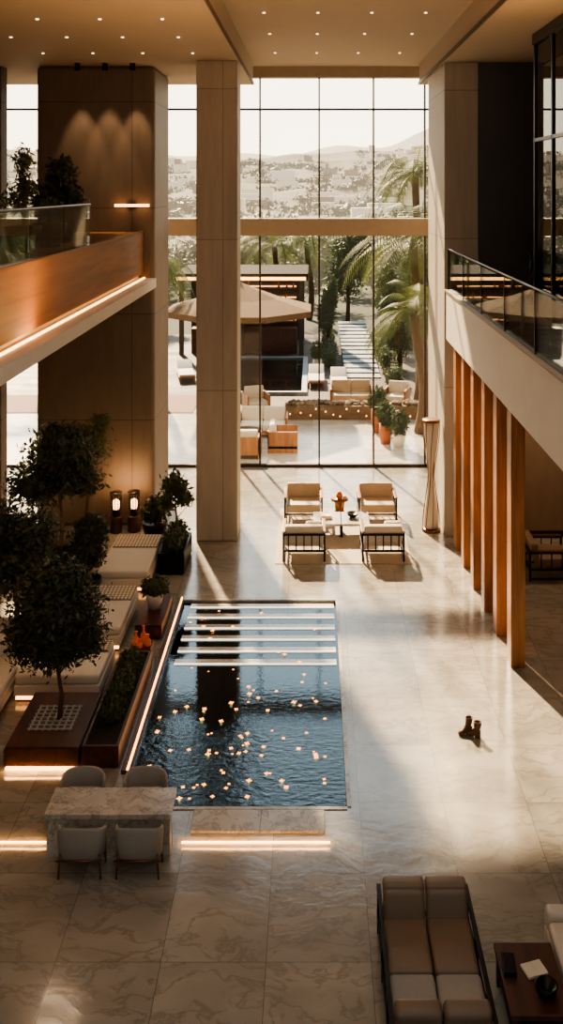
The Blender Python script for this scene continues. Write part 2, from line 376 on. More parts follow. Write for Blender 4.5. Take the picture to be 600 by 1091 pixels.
# ------------------------------------------------------------ left balcony
b = E('balcony_left')
box('deck', -8.99, -3.74, 4, 20.79, 5.6, 6.52, 'fascia', b)
box('lower_ledge', -8.99, -3.46, 4, 20.79, 5.30, 5.5, 'white', b)
box('ledge_riser', -8.99, -3.85, 4, 20.79, 5.5, 5.6, 'white', b)
box('led_strip', -3.73, -3.70, 4, 20.75, 5.5, 5.525, 'ledfascia', b)
box('parapet_cap', -3.8, -3.7, 4, 20.79, 6.52, 6.55, 'bronze', b)
g = E('glass_railing')
boxes('panes', [(-3.76, -3.74, y, y+1.62, 6.55, 7.2) for y in [4.2+1.66*i for i in range(7)]], 'rail', g)
tube('handrail', [(-3.75, 4.2, 7.22), (-3.75, 15.8, 7.22)], 0.022, 'metal', g)
wl = E('glowing_rail_end')  # glowing bar stands in for a sunlit handrail end, no real lamp
box('bar', -4.35, -3.6, 20.62, 20.7, 7.08, 7.14, 'bulb', wl)
box('mount', -4.1, -3.9, 20.7, 20.8, 7.05, 7.17, 'metal', wl)

# ------------------------------------------------------------ right balcony
b = E('balcony_right')
box('deck', 2.87, 6.99, 4, 20.19, 4.25, 5.28, 'white', b)
box('edge_cap', 2.84, 3.0, 4, 20.19, 5.28, 5.32, 'beam', b)
box('walkway_finish', 3.0, 6.99, 4, 20.19, 5.28, 5.3, 'slab', b)
g = E('glass_railing')
boxes('panes', [(2.91, 2.93, y, y+1.92, 5.32, 6.14) for y in [18.2-1.96*i for i in range(8)]], 'rail', g)
tube('handrail', [(2.92, 20.1, 6.18), (2.92, 4.3, 6.18)], 0.018, 'metal', g)
boxes('posts', [(2.905, 2.935, y-0.015, y+0.015, 5.32, 6.17) for y in [20.12-1.96*i for i in range(9)]], 'metal', g)
p = E('glass_partition')
boxes('frame', [(3.88, 3.96, y, y+0.06, 5.31, 10.19) for y in [8+1.2*i for i in range(8)]]+[(3.88, 3.96, 8, 16.5, 8.3, 8.36), (3.86, 3.98, 8, 16.5, 10.0, 10.19)], 'metal', p)
box('smoked_panes', 3.91, 3.93, 8, 16.46, 5.31, 10.0, 'smoke', p)
box('wall_upper_inner', 5.2, 5.3, 8, 20.19, 5.31, 10.19, 'darkwall')
s = E('staircase')
st = []
for i in range(9):
    st.append((4.1, 4.85, 17.9-0.28*i-0.28, 17.9-0.28*i, 5.31+0.17*i, 5.3+0.17*(i+1)))
boxes('treads', st, 'metal', s)
bm = bmesh.new()
for k in range(3):
    bm_tube(bm, [(4.12, 17.8, 5.75+0.25*k), (4.12, 15.4, 7.2+0.25*k)], 0.018)
for i in range(5):
    bm_tube(bm, [(4.12, 17.7-0.55*i, 5.4+0.33*i), (4.12, 17.7-0.55*i, 6.3+0.33*i)], 0.018)
finish('stair_rail', bm, 'metal', s)

for i, (x, y) in enumerate([(3.06, 19.4), (3.08, 18.5), (3.10, 17.5), (3.14, 16.6), (3.18, 15.7), (3.2, 14.65)]):
    box('timber_fin', x-0.1, x+0.12, y, y+0.30, 0, 4.25, 'fin', bev=0.008)
boxes('baseboard_right', [(3.58, 7.0, 20.17, 20.2, 0, 0.12)], 'trimdark')

bm = bmesh.new()
def dlight(x, y, z):
    bmesh.ops.create_cone(bm, cap_ends=True, segments=14, radius1=0.026, radius2=0.026, depth=0.016, matrix=Matrix.Translation((x, y, z)))
for y in (17.4, 19.8, 22.6):
    for x in (-0.9, 0.1, 1.1, 2.1): dlight(x, y, 10.742)
for y in (15.0, 16.8, 18.8):
    for x in (-5.4, -4.4, -3.4, -2.4): dlight(x, y, CZ-0.008)
finish('ceiling_downlights', bm, 'dl')
bm = bmesh.new()
for x in (-5.1, -4.5, -3.9):
    bmesh.ops.create_cone(bm, cap_ends=True, segments=14, radius1=0.06, radius2=0.06, depth=0.16, matrix=Matrix.Translation((x, 20.35, CZ-0.08)))
finish('ceiling_spot_fittings', bm, 'metal')

# ------------------------------------------------------------ pool
boxes('reflecting_pool_basin', [(PX0, PX1, PY0, PY1, -0.55, -0.45), (PX0-0.05, PX0, PY0, PY1, -0.5, -0.2), (PX1, PX1+0.05, PY0, PY1, -0.5, -0.2), (PX0, PX1, PY0-0.05, PY0, -0.5, -0.2), (PX0, PX1, PY1, PY1+0.05, -0.5, -0.2)], 'tile')
box('reflecting_pool_water', PX0, PX1, PY0, PY1, -0.05, -0.04, 'water')
ps = E('pool_steps')
boxes('treads', [(PX0+0.14, PX1-0.04, 14.85+0.4*i, 14.85+0.4*i+0.13, -0.04, -0.024) for i in range(6)], 'step', ps)
boxes('edge_lights', [(PX0+0.14, PX1-0.04, 14.83+0.4*i, 14.85+0.4*i, -0.04, -0.02) for i in range(6)], 'stepled', ps)
boxes('pool_coping', [(PX1, PX1+0.05, PY0, PY1, 0, 0.012), (PX0, PX1, PY1, PY1+0.06, 0, 0.012), (PX0, PX1, PY0-0.05, PY0, 0, 0.012)], 'slab')
bm = bmesh.new()
for i in range(95):
    x = R.uniform(PX0+0.15, PX1-0.1); y = R.choice([R.uniform(11.45, 13.0), R.uniform(11.45, 14.8), R.uniform(11.45, 17.0), R.uniform(13.5, 17.0)])
    r = R.uniform(0.012, 0.03)
    a0 = R.uniform(0, 1.5)
    for q in (0, math.pi/2):
        bmesh.ops.create_icosphere(bm, subdivisions=2, radius=r, matrix=Matrix.Translation((x, y, -0.036 if y < 14.8 else -0.018)) @ Matrix.Rotation(a0+q, 4, 'Z') @ Matrix.Diagonal((1.5, 0.45, 0.2, 1)))
finish('floating_candle_lights', bm, 'candle')
l = E('pool_light_ledge')
box('curb', PX0-0.12, PX0, 12.0, PY1, 0, 0.05, 'redwood', l)
box('led', PX0-0.05, PX0-0.025, 12.0, PY1, 0.05, 0.065, 'led', l)
boxes('marble_plinth', [(-1.42, -0.62, 10.9, 11.28, 0, 0.03), (-0.61, 0.14, 10.9, 11.28, 0, 0.03)], 'slab', bev=0.008)
boxes('floor_led_strip', [(-6.5, -3.05, 10.73, 10.755, 0, 0.012), (-1.5, 0.2, 10.73, 10.755, 0, 0.012)], 'led')

# ------------------------------------------------------------ furniture
def armchair(x, y, rz, pillow=False, name='lounge_armchair', W=0.86, D=0.84, mat='leather', lm='metal', z=0.012):
    e = E(name, (x, y, z), rz)   # faces -Y locally
    h = W/2; d = D/2
    bm = bmesh.new()
    for sx in (-1, 1):
        X = sx*h
        xa, xb = sorted((X, X-sx*0.035))
        bm_box(bm, xa, xb, -d, -d+0.035, 0, 0.52, 0.004)
        bm_box(bm, xa, xb, d-0.035, d, 0, 0.58, 0.004)
        bm_box(bm, xa, xb, -d, d, 0.52, 0.56, 0.004)
        bm_box(bm, xa, xb, -d, d, 0.03, 0.06, 0.004)
        bm_box(bm, xa, xb, -d, d, 0.2, 0.235, 0.004)
        for k in range(3):
            yy = -d+0.2+0.2*k; bm_box(bm, xa+0.01, xb-0.01, yy, yy+0.02, 0.22, 0.53)
    bm_box(bm, -h, h, d-0.03, d, 0.52, 0.56, 0.004)
    bm_box(bm, -h, h, d-0.03, d, 0.2, 0.235, 0.004)
    bm_box(bm, -h, h, -d, -d+0.03, 0.2, 0.235, 0.004)
    for k in range(5):
        xx = -h+0.12+k*(W-0.24)/4; bm_box(bm, xx-0.012, xx+0.012, d-0.025, d-0.005, 0.22, 0.53)
    finish('frame', bm, lm, e)
    box('armrest_left', -h-0.01, -h+0.06, -d+0.02, d-0.05, 0.56, 0.59, 'bronze', e, 0.008)
    box('armrest_right', h-0.06, h+0.01, -d+0.02, d-0.05, 0.56, 0.59, 'bronze', e, 0.008)
    box('seat_cushion', -h+0.05, h-0.05, -d+0.02, d-0.16, 0.24, 0.42, mat, e, 0.05, seg=4, smooth=True)
    box('back_cushion', -h+0.05, h-0.05, d-0.2, d-0.05, 0.36, 0.70, mat, e, 0.05, rx=-0.14, seg=4, smooth=True)
    if pillow:
        box('throw_pillow', -h+0.07, -h+0.4, d-0.38, d-0.24, 0.42, 0.72, 'linen', e, 0.06, rx=-0.4, seg=4, smooth=True)
    return e

armchair(-0.2, 21.3, 0)
armchair(1.46, 21.3, 0)
armchair(-0.17, 19.2, math.pi, True, mat='linen')
armchair(1.42, 19.2, math.pi, True, mat='linen')
rug = box('area_rug', -0.75, 2.0, 18.7, 21.9, 0.0, 0.012, 'rug')
t = E('coffee_table', (0.62, 20.3, 0.012))
boxes('top', [(-0.6, -0.01, -0.38, 0.38, 0.3, 0.35), (0.01, 0.6, -0.38, 0.38, 0.3, 0.35)], 'tabletop', t, 0.008)
boxes('legs', [(-0.55, -0.5, -0.25, 0.25, 0, 0.3), (0.5, 0.55, -0.25, 0.25, 0, 0.3), (-0.03, 0.03, -0.2, 0.2, 0, 0.3)], 'metal', t)
boxes('books', [(-0.45, -0.2, -0.1, 0.1, 0.35, 0.39), (-0.43, -0.22, -0.09, 0.09, 0.39, 0.42)], 'paper', t)
lathe('bowl', [(0.05, 0), (0.11, 0.05), (0.13, 0.1), (0.11, 0.09), (0.02, 0.03)], 'metal', t, (0.25, 0.03, 0.35))
t = E('side_table', (0.62, 21.5, 0.012))
lathe('stand', [(0.14, 0), (0.16, 0.02), (0.1, 0.1), (0.12, 0.3), (0.2, 0.34), (0.2, 0.37)], 'bronze', t)
lathe('vase', [(0.05, 0), (0.08, 0.06), (0.05, 0.13), (0.03, 0.16)], 'orange', t, (0, 0, 0.37))
lathe('small_cup', [(0.03, 0), (0.04, 0.08)], 'ceramic', t, (0.12, -0.05, 0.37), 14)

f = E('floor_lamp', (2.6, 20.55, 0))
prof = lambda z: 0.055+0.125*abs(math.cos(math.pi*(z-0.08)/2.3))**1.5 if 0.08 <= z <= 2.38 else 0.18
lathe('base', [(0.21, 0), (0.21, 0.04), (0.12, 0.06)], 'bronze', f)
lathe('shade', [(prof(0.08+2.3*i/24)*0.86, 0.08+2.3*i/24) for i in range(25)], 'linen', f)
bm = bmesh.new()
for k in range(8):
    pts = []
    for i in range(25):
        z = 0.05+2.35*i/24; a = k*math.pi/4+0.9*i/24; rr = prof(min(max(z, .08), 2.38))+0.012
        pts.append((rr*math.cos(a), rr*math.sin(a), z))
    bm_tube(bm, pts, 0.009, 5)
finish('ribs', bm, 'bronze', f)
lathe('top_ring', [(0.19, 2.38), (0.2, 2.4), (0.19, 2.43), (0.05, 2.43)], 'bronze', f)

t = E('marble_table', (-2.29, 10.72, 0))
box('top', -0.71, 0.71, -0.24, 0.24, 0.44, 0.5, 'tabletop', t, 0.008)
boxes('pedestal_panels', [(-0.69, -0.02, -0.2, -0.15, 0, 0.44), (0.02, 0.69, -0.2, -0.15, 0, 0.44), (-0.69, -0.64, -0.15, 0.0, 0, 0.44), (0.64, 0.69, -0.15, 0.0, 0, 0.44)], 'slab', t, 0.004)

def tub_chair(x, y, rz):
    e = E('tub_chair', (x, y, 0), rz)
    bm = bmesh.new(); n = 24
    rings = []
    for i in range(n+1):
        a = math.pi + math.pi*i/n
        cx = math.cos(a); sy = math.sin(a)
        col = []
        for (rr, z) in ((0.225, 0.2), (0.25, 0.22), (0.262, 0.40), (0.265, 0.54), (0.25, 0.57), (0.232, 0.55), (0.225, 0.40), (0.2, 0.22)):
            e_ = 0.7
            X = rr*math.copysign(abs(cx)**e_, cx); Y = rr*0.62*math.copysign(abs(sy)**e_, sy)
            zz = z if z < 0.45 else z-0.06*(1-abs(sy))
            col.append(bm.verts.new((X, Y, zz)))
        rings.append(col)
    for i in range(n):
        for k in range(8):
            bm.faces.new((rings[i][k], rings[i+1][k], rings[i+1][(k+1) % 8], rings[i][(k+1) % 8]))
    bm.faces.new(rings[0]); bm.faces.new(rings[-1][::-1])
    bmesh.ops.recalc_face_normals(bm, faces=bm.faces)
    finish('shell', bm, 'grey', e, smooth=True)
    box('seat', -0.21, 0.21, -0.13, 0.16, 0.24, 0.36, 'grey', e, 0.04, seg=4, smooth=True)
    bm = bmesh.new()
    for sx in (-1, 1):
        for sy in (-1, 1):
            bm_tube(bm, [(sx*0.23, sy*0.13, 0), (sx*0.215, sy*0.12, 0.26)], 0.012)
    bm_tube(bm, [(-0.25, -0.165, 0.22), (0.25, -0.165, 0.22)], 0.01)
    finish('legs', bm, 'bronze', e)
tub_chair(-2.53, 10.31, 0); tub_chair(-1.9, 10.31, 0)
tub_chair(-2.72, 11.1, math.pi); tub_chair(-1.98, 11.1, math.pi)

def chaise():
    e = E('leather_double_chaise', (1.11, 8.55, 0))
    bm = bmesh.new()
    for sx in (-1, 1):
        x = sx*0.44; xa, xb = x-0.02, x+0.02
        bm_box(bm, xa, xb, -1.0, 0.95, 0.16, 0.2, 0.004)
        for yy in (-0.95, -0.3, 0.3, 0.88): bm_box(bm, xa, xb, yy, yy+0.04, 0, 0.44, 0.004)
        bm_box(bm, xa, xb, -1.0, 0.95, 0.42, 0.46, 0.004)
    bm_box(bm, -0.44, 0.44, -1.0, -0.96, 0.16, 0.2); bm_box(bm, -0.44, 0.44, 0.9, 0.94, 0.16, 0.2)
    finish('frame', bm, 'metal', e)
    for k, (xa, xb) in enumerate(((-0.415, -0.005), (0.005, 0.415))):
        box('seat_cushion_%d' % k, xa, xb, -0.02, 0.62, 0.22, 0.38, 'leather2', e, 0.05, seg=4, smooth=True)
        box('back_cushion_%d' % k, xa, xb, 0.60, 0.76, 0.22, 0.60, 'leather2', e, 0.06, rx=-0.3, seg=4, smooth=True)
        box('headrest_%d' % k, xa, xb, 0.68, 0.84, 0.50, 0.64, 'leather2', e, 0.05, seg=4, smooth=True)
        box('front_seat_cushion_%d' % k, xa, xb, -0.45, -0.03, 0.22, 0.38, 'grey', e, 0.05, seg=4, smooth=True)
        box('front_back_cushion_%d' % k, xa, xb, -0.62, -0.46, 0.22, 0.56, 'leather2', e, 0.06, rx=0.25, seg=4, smooth=True)
chaise()
t = E('wooden_coffee_table', (1.98, 8.5, 0))
box('top', -0.27, 0.27, -0.42, 0.37, 0.32, 0.37, 'redwood', t, 0.008)
boxes('legs', [(-0.25, -0.2, -0.4, -0.35, 0, 0.32), (0.2, 0.25, -0.4, -0.35, 0, 0.32), (-0.25, -0.2, 0.3, 0.35, 0, 0.32), (0.2, 0.25, 0.3, 0.35, 0, 0.32), (-0.24, 0.24, -0.38, 0.33, 0.12, 0.14)], 'redwood', t)
bk = E('open_book', (2.02, 8.55, 0.37), 0.3)
bm = bmesh.new()
bm_box(bm, -0.1, 0, -0.08, 0.08, 0.0, 0.02, 0.004); bm_box(bm, 0, 0.1, -0.08, 0.08, 0.0, 0.02, 0.004)
finish('pages', bm, 'paper', bk)
bx = E('stack_of_magazines', (1.81, 8.6, 0.37), -0.1)
boxes('covers', [(-0.07, 0.05, -0.13, 0.13, 0, 0.02), (-0.06, 0.04, -0.12, 0.11, 0.02, 0.035)], 'metal', bx, 0.003)
v = E('decorative_bowl', (2.07, 8.3, 0.37))
lathe('bowl', [(0.05, 0), (0.09, 0.03), (0.1, 0.09), (0.085, 0.09), (0.03, 0.03)], 'metal', v)
s = E('corner_sofa', (2.68, 8.75, 0))
box('base', -0.40, 0.9, -0.85, 0.5, 0.08, 0.26, 'linen', s, 0.03)
box('seat_cushion', -0.4, 0.3, -0.8, 0.34, 0.26, 0.4, 'linen', s, 0.05, seg=4, smooth=True)
box('back_cushion', 0.5, 0.75, -0.8, 0.3, 0.26, 0.8, 'linen', s, 0.06, seg=4, smooth=True)
box('arm', -0.4, 0.9, 0.36, 0.5, 0.26, 0.46, 'linen', s, 0.05, seg=4, smooth=True)
boxes('feet', [(-0.4, -0.34, -0.8, -0.74, 0, 0.08), (-0.4, -0.34, 0.4, 0.46, 0, 0.08), (0.8, 0.86, -0.8, -0.74, 0, 0.08), (0.8, 0.86, 0.4, 0.46, 0, 0.08)], 'metal', s)

sh = E('pair_of_ankle_boots', (2.17, 12.85, 0), 0.0)
for k, (dx, dy, a) in enumerate(((-0.05, 0.05, 2.0), (0.05, -0.03, 1.2))):
    e2 = Matrix.Translation((dx, dy, 0)) @ Matrix.Rotation(a, 4, 'Z')
    bm = bmesh.new(); rings = []
    secs = [((0, .13, .02), .015, .012), ((0, .115, .03), .034, .026), ((0, .08, .035), .042, .034), ((0, .04, .05), .038, .046), ((0, .0, .075), .036, .055)]
    for (c, rx_, rz_) in secs:
        rings.append([bm.verts.new(e2 @ Vector((c[0]+rx_*math.cos(q), c[1], max(0, c[2]+rz_*math.sin(q))))) for q in [j*math.pi/6 for j in range(12)]])
    for (c, rx_, ry_) in [((0, -.03, .13), .042, .048), ((0, -.035, .17), .045, .052), ((0, -.037, .215), .048, .056), ((0, -.037, .212), .038, .045), ((0, -.037, .15), .034, .04)]:
        rings.append([bm.verts.new(e2 @ Vector((c[0]+rx_*math.cos(q), c[1]-ry_*math.sin(q)*-1, c[2]))) for q in [j*math.pi/6 for j in range(12)]])
    for i in range(len(rings)-1):
        for j in range(12):
            bm.faces.new((rings[i][j], rings[i][(j+1) % 12], rings[i+1][(j+1) % 12], rings[i+1][j]))
    bm.faces.new(rings[0]); bm.faces.new(rings[-1])
    bm_box(bm, -.036, .036, -.075, .0, 0, .1, 0.015, mat4=e2)
    bmesh.ops.recalc_face_normals(bm, faces=bm.faces)
    finish('boot_%d' % k, bm, 'boot', sh, smooth=True)

armchair(4.55, 18.3, math.pi*0.5, mat='leather2', z=0)

# ------------------------------------------------------------ left lounge
def daybed(x0, x1, y0, y1, top='linen', pad=True, led=True, z=0.34, back=None):
    e = E('daybed', ((x0+x1)/2, (y0+y1)/2, 0)); a = (x1-x0)/2; c = (y1-y0)/2
    box('plinth', -a+0.04, a-0.04, -c+0.04, c-0.04, 0.0, 0.1, 'redwood', e)
    box('base', -a, a, -c, c, 0.1, z-0.08, 'linen', e, 0.02)
    box('mattress', -a+0.01, a-0.01, -c+0.01, c-0.01, z-0.08, z+0.06, top, e, 0.05, seg=4, smooth=True)
    if pad: box('woven_throw', -a+0.05, a-0.02, c-0.75*c, c-0.04, z+0.055, z+0.09, 'woven', e, 0.015)
    if led: box('led', -a+0.03, a-0.03, -c-0.005, -c+0.035, 0.06, 0.09, 'ledsoft', e)
    if back:
        box('bolster', -a+0.02, a-0.02, c-0.2, c-0.03, z+0.05, z+0.36, 'linen', e, 0.07, seg=4, smooth=True)
    return e
daybed(-4.0, -3.04, 17.35, 19.2)
daybed(-4.3, -3.1, 15.15, 16.75)
daybed(-4.35, -3.1, 13.65, 14.75)
daybed(-5.5, -4.5, 15.5, 17.5, pad=False)
daybed(-5.2, -4.4, 12.75, 14.4, pad=False, back=True)

def planter(name, x0, x1, y0, y1, h, mat='redwood', led=None):
    e = E(name, ((x0+x1)/2, (y0+y1)/2, 0)); a = (x1-x0)/2; c = (y1-y0)/2; t = 0.04
    boxes('box', [(-a, a, -c, -c+t, 0.04, h), (-a, a, c-t, c, 0.04, h), (-a, -a+t, -c+t, c-t, 0.04, h), (a-t, a, -c+t, c-t, 0.04, h), (-a+.03, a-.03, -c+.03, c-.03, 0, 0.06)], mat, e)
    box('soil', -a+t, a-t, -c+t, c-t, 0.06, h-0.04, 'soil', e)
    if led: box('led', -a+0.02, a-0.02, -c-0.02, -c+0.03, 0.0, 0.025, 'led', e)
    return e
e = planter('topiary_tree_planter', -3.98, -3.02, 12.1, 13.45, 0.26, led=True)
box('deck_top', -0.47, 0.47, -0.66, 0.66, 0.24, 0.28, 'redwood', e, 0.006)
bm = bmesh.new()
for i in range(7):
    q = -0.27+0.09*i
    bm_box(bm, q-0.012, q+0.012, -0.3, 0.3, 0.28, 0.295); bm_box(bm, -0.3, 0.3, q-0.012, q+0.012, 0.28, 0.297)
finish('tree_grate', bm, 'grey', e)
bm = bmesh.new()
bm_tube(bm, [(0.06, 0, 0.28), (0.08, 0.02, 0.6), (0.04, 0, 0.9), (0.02, 0, 1.2), (0.0, 0, 1.7)], [0.04, 0.03, 0.026, 0.022, 0.012])
for k in range(9):
    a = k*0.7*math.pi; z = 0.85+0.08*k
    bm_tube(bm, [(0.03, 0, z), (0.25*math.cos(a), 0.25*math.sin(a), z+0.3), (0.5*math.cos(a), 0.5*math.sin(a), z+0.45)], [0.014, 0.01, 0.005], 6)
finish('trunk', bm, 'bark', e)
leaves('foliage', [((0, 0, 1.72), (0.68, 0.58, 0.6)), ((-0.3, 0, 1.35), (0.42, 0.4, 0.38)), ((0.32, 0.05, 1.4), (0.40, 0.4, 0.38)), ((0.05, 0, 2.15), (0.45, 0.4, 0.32)), ((0, -0.1, 1.35), (0.45, 0.4, 0.4))], 19000, 0.04, 'leafdark', e, 3, 0.3)
e = planter('hedge_planter', -2.98, -2.5, 12.1, 14.6, 0.3)
leaves('hedge', [((0, -0.6+0.25*i, 0.36), (0.17, 0.2, 0.16)) for i in range(7)], 6000, 0.03, 'leafin', e, 5, 0.1)
o = E('amber_decanters', (-2.72, 14.95, 0))
box('tray_stand', -0.17, 0.17, -0.16, 0.16, 0, 0.22, 'redwood', o, 0.01)
for k, (dx, dy, h) in enumerate(((-0.09, 0, 0.2), (0.02, 0.05, 0.27), (0.1, -0.03, 0.17), (-0.02, -0.09, 0.12))):
    lathe('decanter_%d' % k, [(0.04, 0), (0.055, 0.03), (0.05, h*0.5), (0.018, h*0.7), (0.018, h), (0.03, h+0.01)], 'orange', o, (dx, dy, 0.22), 16)
e = planter('potted_shrub_stand', -2.95, -2.5, 15.55, 16.75, 0.24)
box('lid', -0.22, 0.22, -0.6, 0.6, 0.22, 0.25, 'redwood', e, 0.005)
lathe('white_pot', [(0.1, 0), (0.15, 0.2), (0.16, 0.26), (0.14, 0.26), (0.13, 0.22)], 'ceramic', e, (0, 0.05, 0.25))
leaves('shrub', [((0, 0.05, 0.62), (0.24, 0.22, 0.17)), ((-0.1, 0.05, 0.57), (0.15, .15, .12)), ((0.1, 0.05, 0.57), (0.15, .15, .12))], 2200, 0.04, 'leafin', e, 8, 0.2)
e = planter('small_tree_planter', -3.0, -2.48, 18.15, 19.3, 0.42, 'metal')
bm = bmesh.new(); bm_tube(bm, [(0, 0, 0.36), (0.03, 0, 0.9), (-0.02, 0, 1.5)], [0.022, 0.018, 0.01])
for k in range(7):
    a = k*1.9; bm_tube(bm, [(0.02, 0, 0.9+0.07*k), (0.25*math.cos(a), 0.25*math.sin(a), 1.15+0.08*k)], [0.01, 0.004], 5)
finish('trunk', bm, 'bark', e)
leaves('foliage', [((0.0, 0, 1.55), (0.3, 0.28, 0.3)), ((-0.18, 0, 1.2), (0.2, 0.2, 0.2)), ((0.18, 0, 1.3), (0.2, 0.2, 0.18))], 1500, 0.06, 'leafin', e, 11, 0.1)
leaves('under_planting', [((0, -0.35+0.35*i, 0.55), (0.22, 0.22, 0.2)) for i in range(3)], 2200, 0.055, 'leafin', e, 12, 0.1)

def bigtree(name, x, y, blobs, n, size, mat, seed, h, pot=True, z0=0):
    e = E(name, (x, y, z0))
    if pot: lathe('pot', [(0.18, 0), (0.26, 0.3), (0.28, 0.4), (0.25, 0.4), (0.24, 0.34)], 'metal', e)
    bm = bmesh.new(); r = random.Random(seed)
    bm_tube(bm, [(0, 0, 0.3), (0.04, 0.02, h*0.4), (-0.03, 0, h*0.75), (0, 0, h)], [0.05, 0.04, 0.03, 0.012])
    for (c, rad) in blobs:
        for _ in range(3):
            q = Vector((c[0]+r.uniform(-.6, .6)*rad[0], c[1]+r.uniform(-.6, .6)*rad[1], c[2]+r.uniform(-.2, .7)*rad[2]))
            zz = max(0.35, min(h*0.7, c[2]-rad[2]))
            bm_tube(bm, [(0, 0, zz), (q.x*0.5, q.y*0.5, (zz+q.z)/2+0.05), tuple(q)], [0.018, 0.012, 0.004], 5)
    finish('trunk', bm, 'bark', e)
    leaves('foliage', blobs, n, size, mat, e, seed, 0.15)
    return e
bigtree('ficus_tree', -4.95, 18.4, [((0, 0, 2.3), (0.75, 0.6, 0.5)), ((0.35, 0, 1.8), (0.55, 0.5, 0.4)), ((-0.5, 0, 1.7), (0.6, 0.5, 0.5)), ((0, -.1, 2.6), (0.45, 0.4, 0.35))], 9000, 0.06, 'leafdark', 21, 2.3)
bigtree('ficus_tree', -4.75, 14.95, [((0, 0, 1.5), (0.6, 0.5, 0.5)), ((0.25, 0, 2.0), (0.5, 0.45, 0.4)), ((-0.35, 0, 2.1), (0.5, 0.5, 0.5))], 9000, 0.055, 'leafdark', 22, 2.0)
bigtree('olive_tree', -4.8, 19.9, [((0.1, 0, 2.0), (0.45, 0.4, 0.5)), ((0.3, 0, 2.5), (0.3, 0.3, 0.3)), ((-0.3, 0, 2.3), (0.4, 0.3, 0.3))], 1500, 0.055, 'leafin', 23, 2.4)
bigtree('broadleaf_shrub', -4.1, 17.05, [((0, 0, 0.95), (0.38, 0.13, 0.42)), ((0.1, 0, 1.3), (0.3, 0.15, 0.3))], 2600, 0.06, 'leafdark', 24, 1.2)
bigtree('rubber_plant', -3.35, 19.95, [((0, 0, 0.6), (0.28, 0.25, 0.2)), ((0, 0, 0.8), (0.2, .2, .15))], 1200, 0.06, 'leafdark', 26, 0.8)
bigtree('balcony_plant', -4.35, 14.1, [((0, 0, 1.4), (0.2, 0.2, 0.22)), ((0.08, 0, 1.0), (0.2, 0.2, 0.2)), ((-0.12, 0, 0.8), (0.2, 0.2, 0.25)), ((0, 0, 1.0), (0.15, .15, .5))], 700, 0.045, 'leafin', 31, 1.4, z0=6.53)
bigtree('balcony_plant', -4.45, 16.6, [((0, 0, 1.2), (0.3, 0.3, 0.35)), ((0.18, 0, 0.8), (0.3, 0.3, 0.25)), ((-0.3, 0, 0.8), (0.3, 0.3, 0.3))], 2200, 0.055, 'leafdark', 32, 1.2, z0=6.53)
bigtree('balcony_plant', -4.3, 12.2, [((0, 0, 0.65), (0.3, 0.3, 0.22)), ((0.1, 0, 0.8), (0.2, 0.3, 0.18))], 900, 0.05, 'leafin', 33, 0.8, z0=6.53)
bigtree('balcony_plant', -4.3, 15.35, [((0, 0, 0.6), (0.28, 0.25, 0.2))], 700, 0.05, 'leafin', 34, 0.7, z0=6.53)

def tlamp(x, y):
    t = E('table_lamp', (x, y, 0.0))
    lathe('plinth', [(0.13, 0), (0.13, 0.32), (0.14, 0.34)], 'redwood', t)
    lathe('body', [(0.07, 0.34), (0.09, 0.42), (0.035, 0.52), (0.035, 0.58)], 'metal', t)
    lathe('glow', [(0.06, 0.5), (0.075, 0.56), (0.075, 0.66), (0.05, 0.7)], 'bulb', t)
    bm = bmesh.new()
    for k in range(12):
        a = k*math.pi/6; bm_tube(bm, [(0.1*math.cos(a), 0.1*math.sin(a), 0.46), (0.12*math.cos(a), 0.12*math.sin(a), 0.84)], 0.008, 5)
    finish('cage', bm, 'metal', t)
    lathe('cap', [(0.13, 0.84), (0.13, 0.87), (0.03, 0.88)], 'metal', t)
tlamp(-4.28, 20.45); tlamp(-3.9, 20.5)

# ------------------------------------------------------------ outside
box('terrace', -14, 12, 25.45, 31.2, -0.3, -0.02, 'terrace')
box('terrace_garden', -14, 12, 31.21, 48, -0.3, -0.02, 'terrace2')
box('terrace_lawn', -60, 60, 48.01, 94, -0.9, -0.25, 'lawn')
box('brick_path', -14, -4.0, 31.3, 34, -0.02, 0.0, 'brick')
box('garden_pool_water', -3.4, -0.4, 34.2, 41.0, -0.02, 0.03, 'water')
boxes('garden_pool_coping', [(-3.6, -3.4, 34.0, 41.2, -0.02, 0.1), (-0.4, -0.2, 34.0, 41.2, -0.02, 0.1), (-3.4, -0.4, 34.0, 34.2, -0.02, 0.1), (-3.4, -0.4, 41.0, 41.2, -0.02, 0.1)], 'walk')
p = E('garden_pavilion')
box('roof', -6.2, -0.2, 42, 47, 3.35, 3.65, 'roof', p)
box('roof_led', -6.1, -0.3, 41.92, 42.0, 3.36, 3.5, 'led', p)
box('rear_wall', -6, -0.4, 46.5, 46.8, -0.02, 3.35, 'darkwall', p)
boxes('posts', [(-6, -5.8, 42.2, 42.4, -0.02, 3.35), (-0.6, -0.4, 42.2, 42.4, -0.02, 3.35), (-3.3, -3.1, 42.2, 42.4, -0.02, 3.35)], 'darkwall', p)
box('bar_counter', -5.5, -0.7, 42.6, 43.3, -0.02, 1.1, 'redwood', p)
boxes('back_bar_shelves', [(-5.2, -0.8, 46.1, 46.5, 0.9+0.55*i, 0.95+0.55*i) for i in range(4)], 'fin', p)
boxes('shelf_lights', [(-5.2, -0.8, 46.42, 46.48, 0.97+0.55*i, 1.0+0.55*i) for i in range(4)], 'bulb', p)
bm = bmesh.new()
for i in range(60):
    x = R.uniform(-5.1, -0.9); k = R.randrange(4); h = R.uniform(.18, .36)
    bm_tube(bm, [(x, 46.25, 0.95+0.55*k), (x, 46.25, 0.95+0.55*k+h*0.6), (x, 46.25, 0.95+0.55*k+h)], [0.06, 0.055, 0.02], 6)
finish('bottles', bm, 'orange', p)
u = E('patio_umbrella', (-2.55, 33, -0.02))
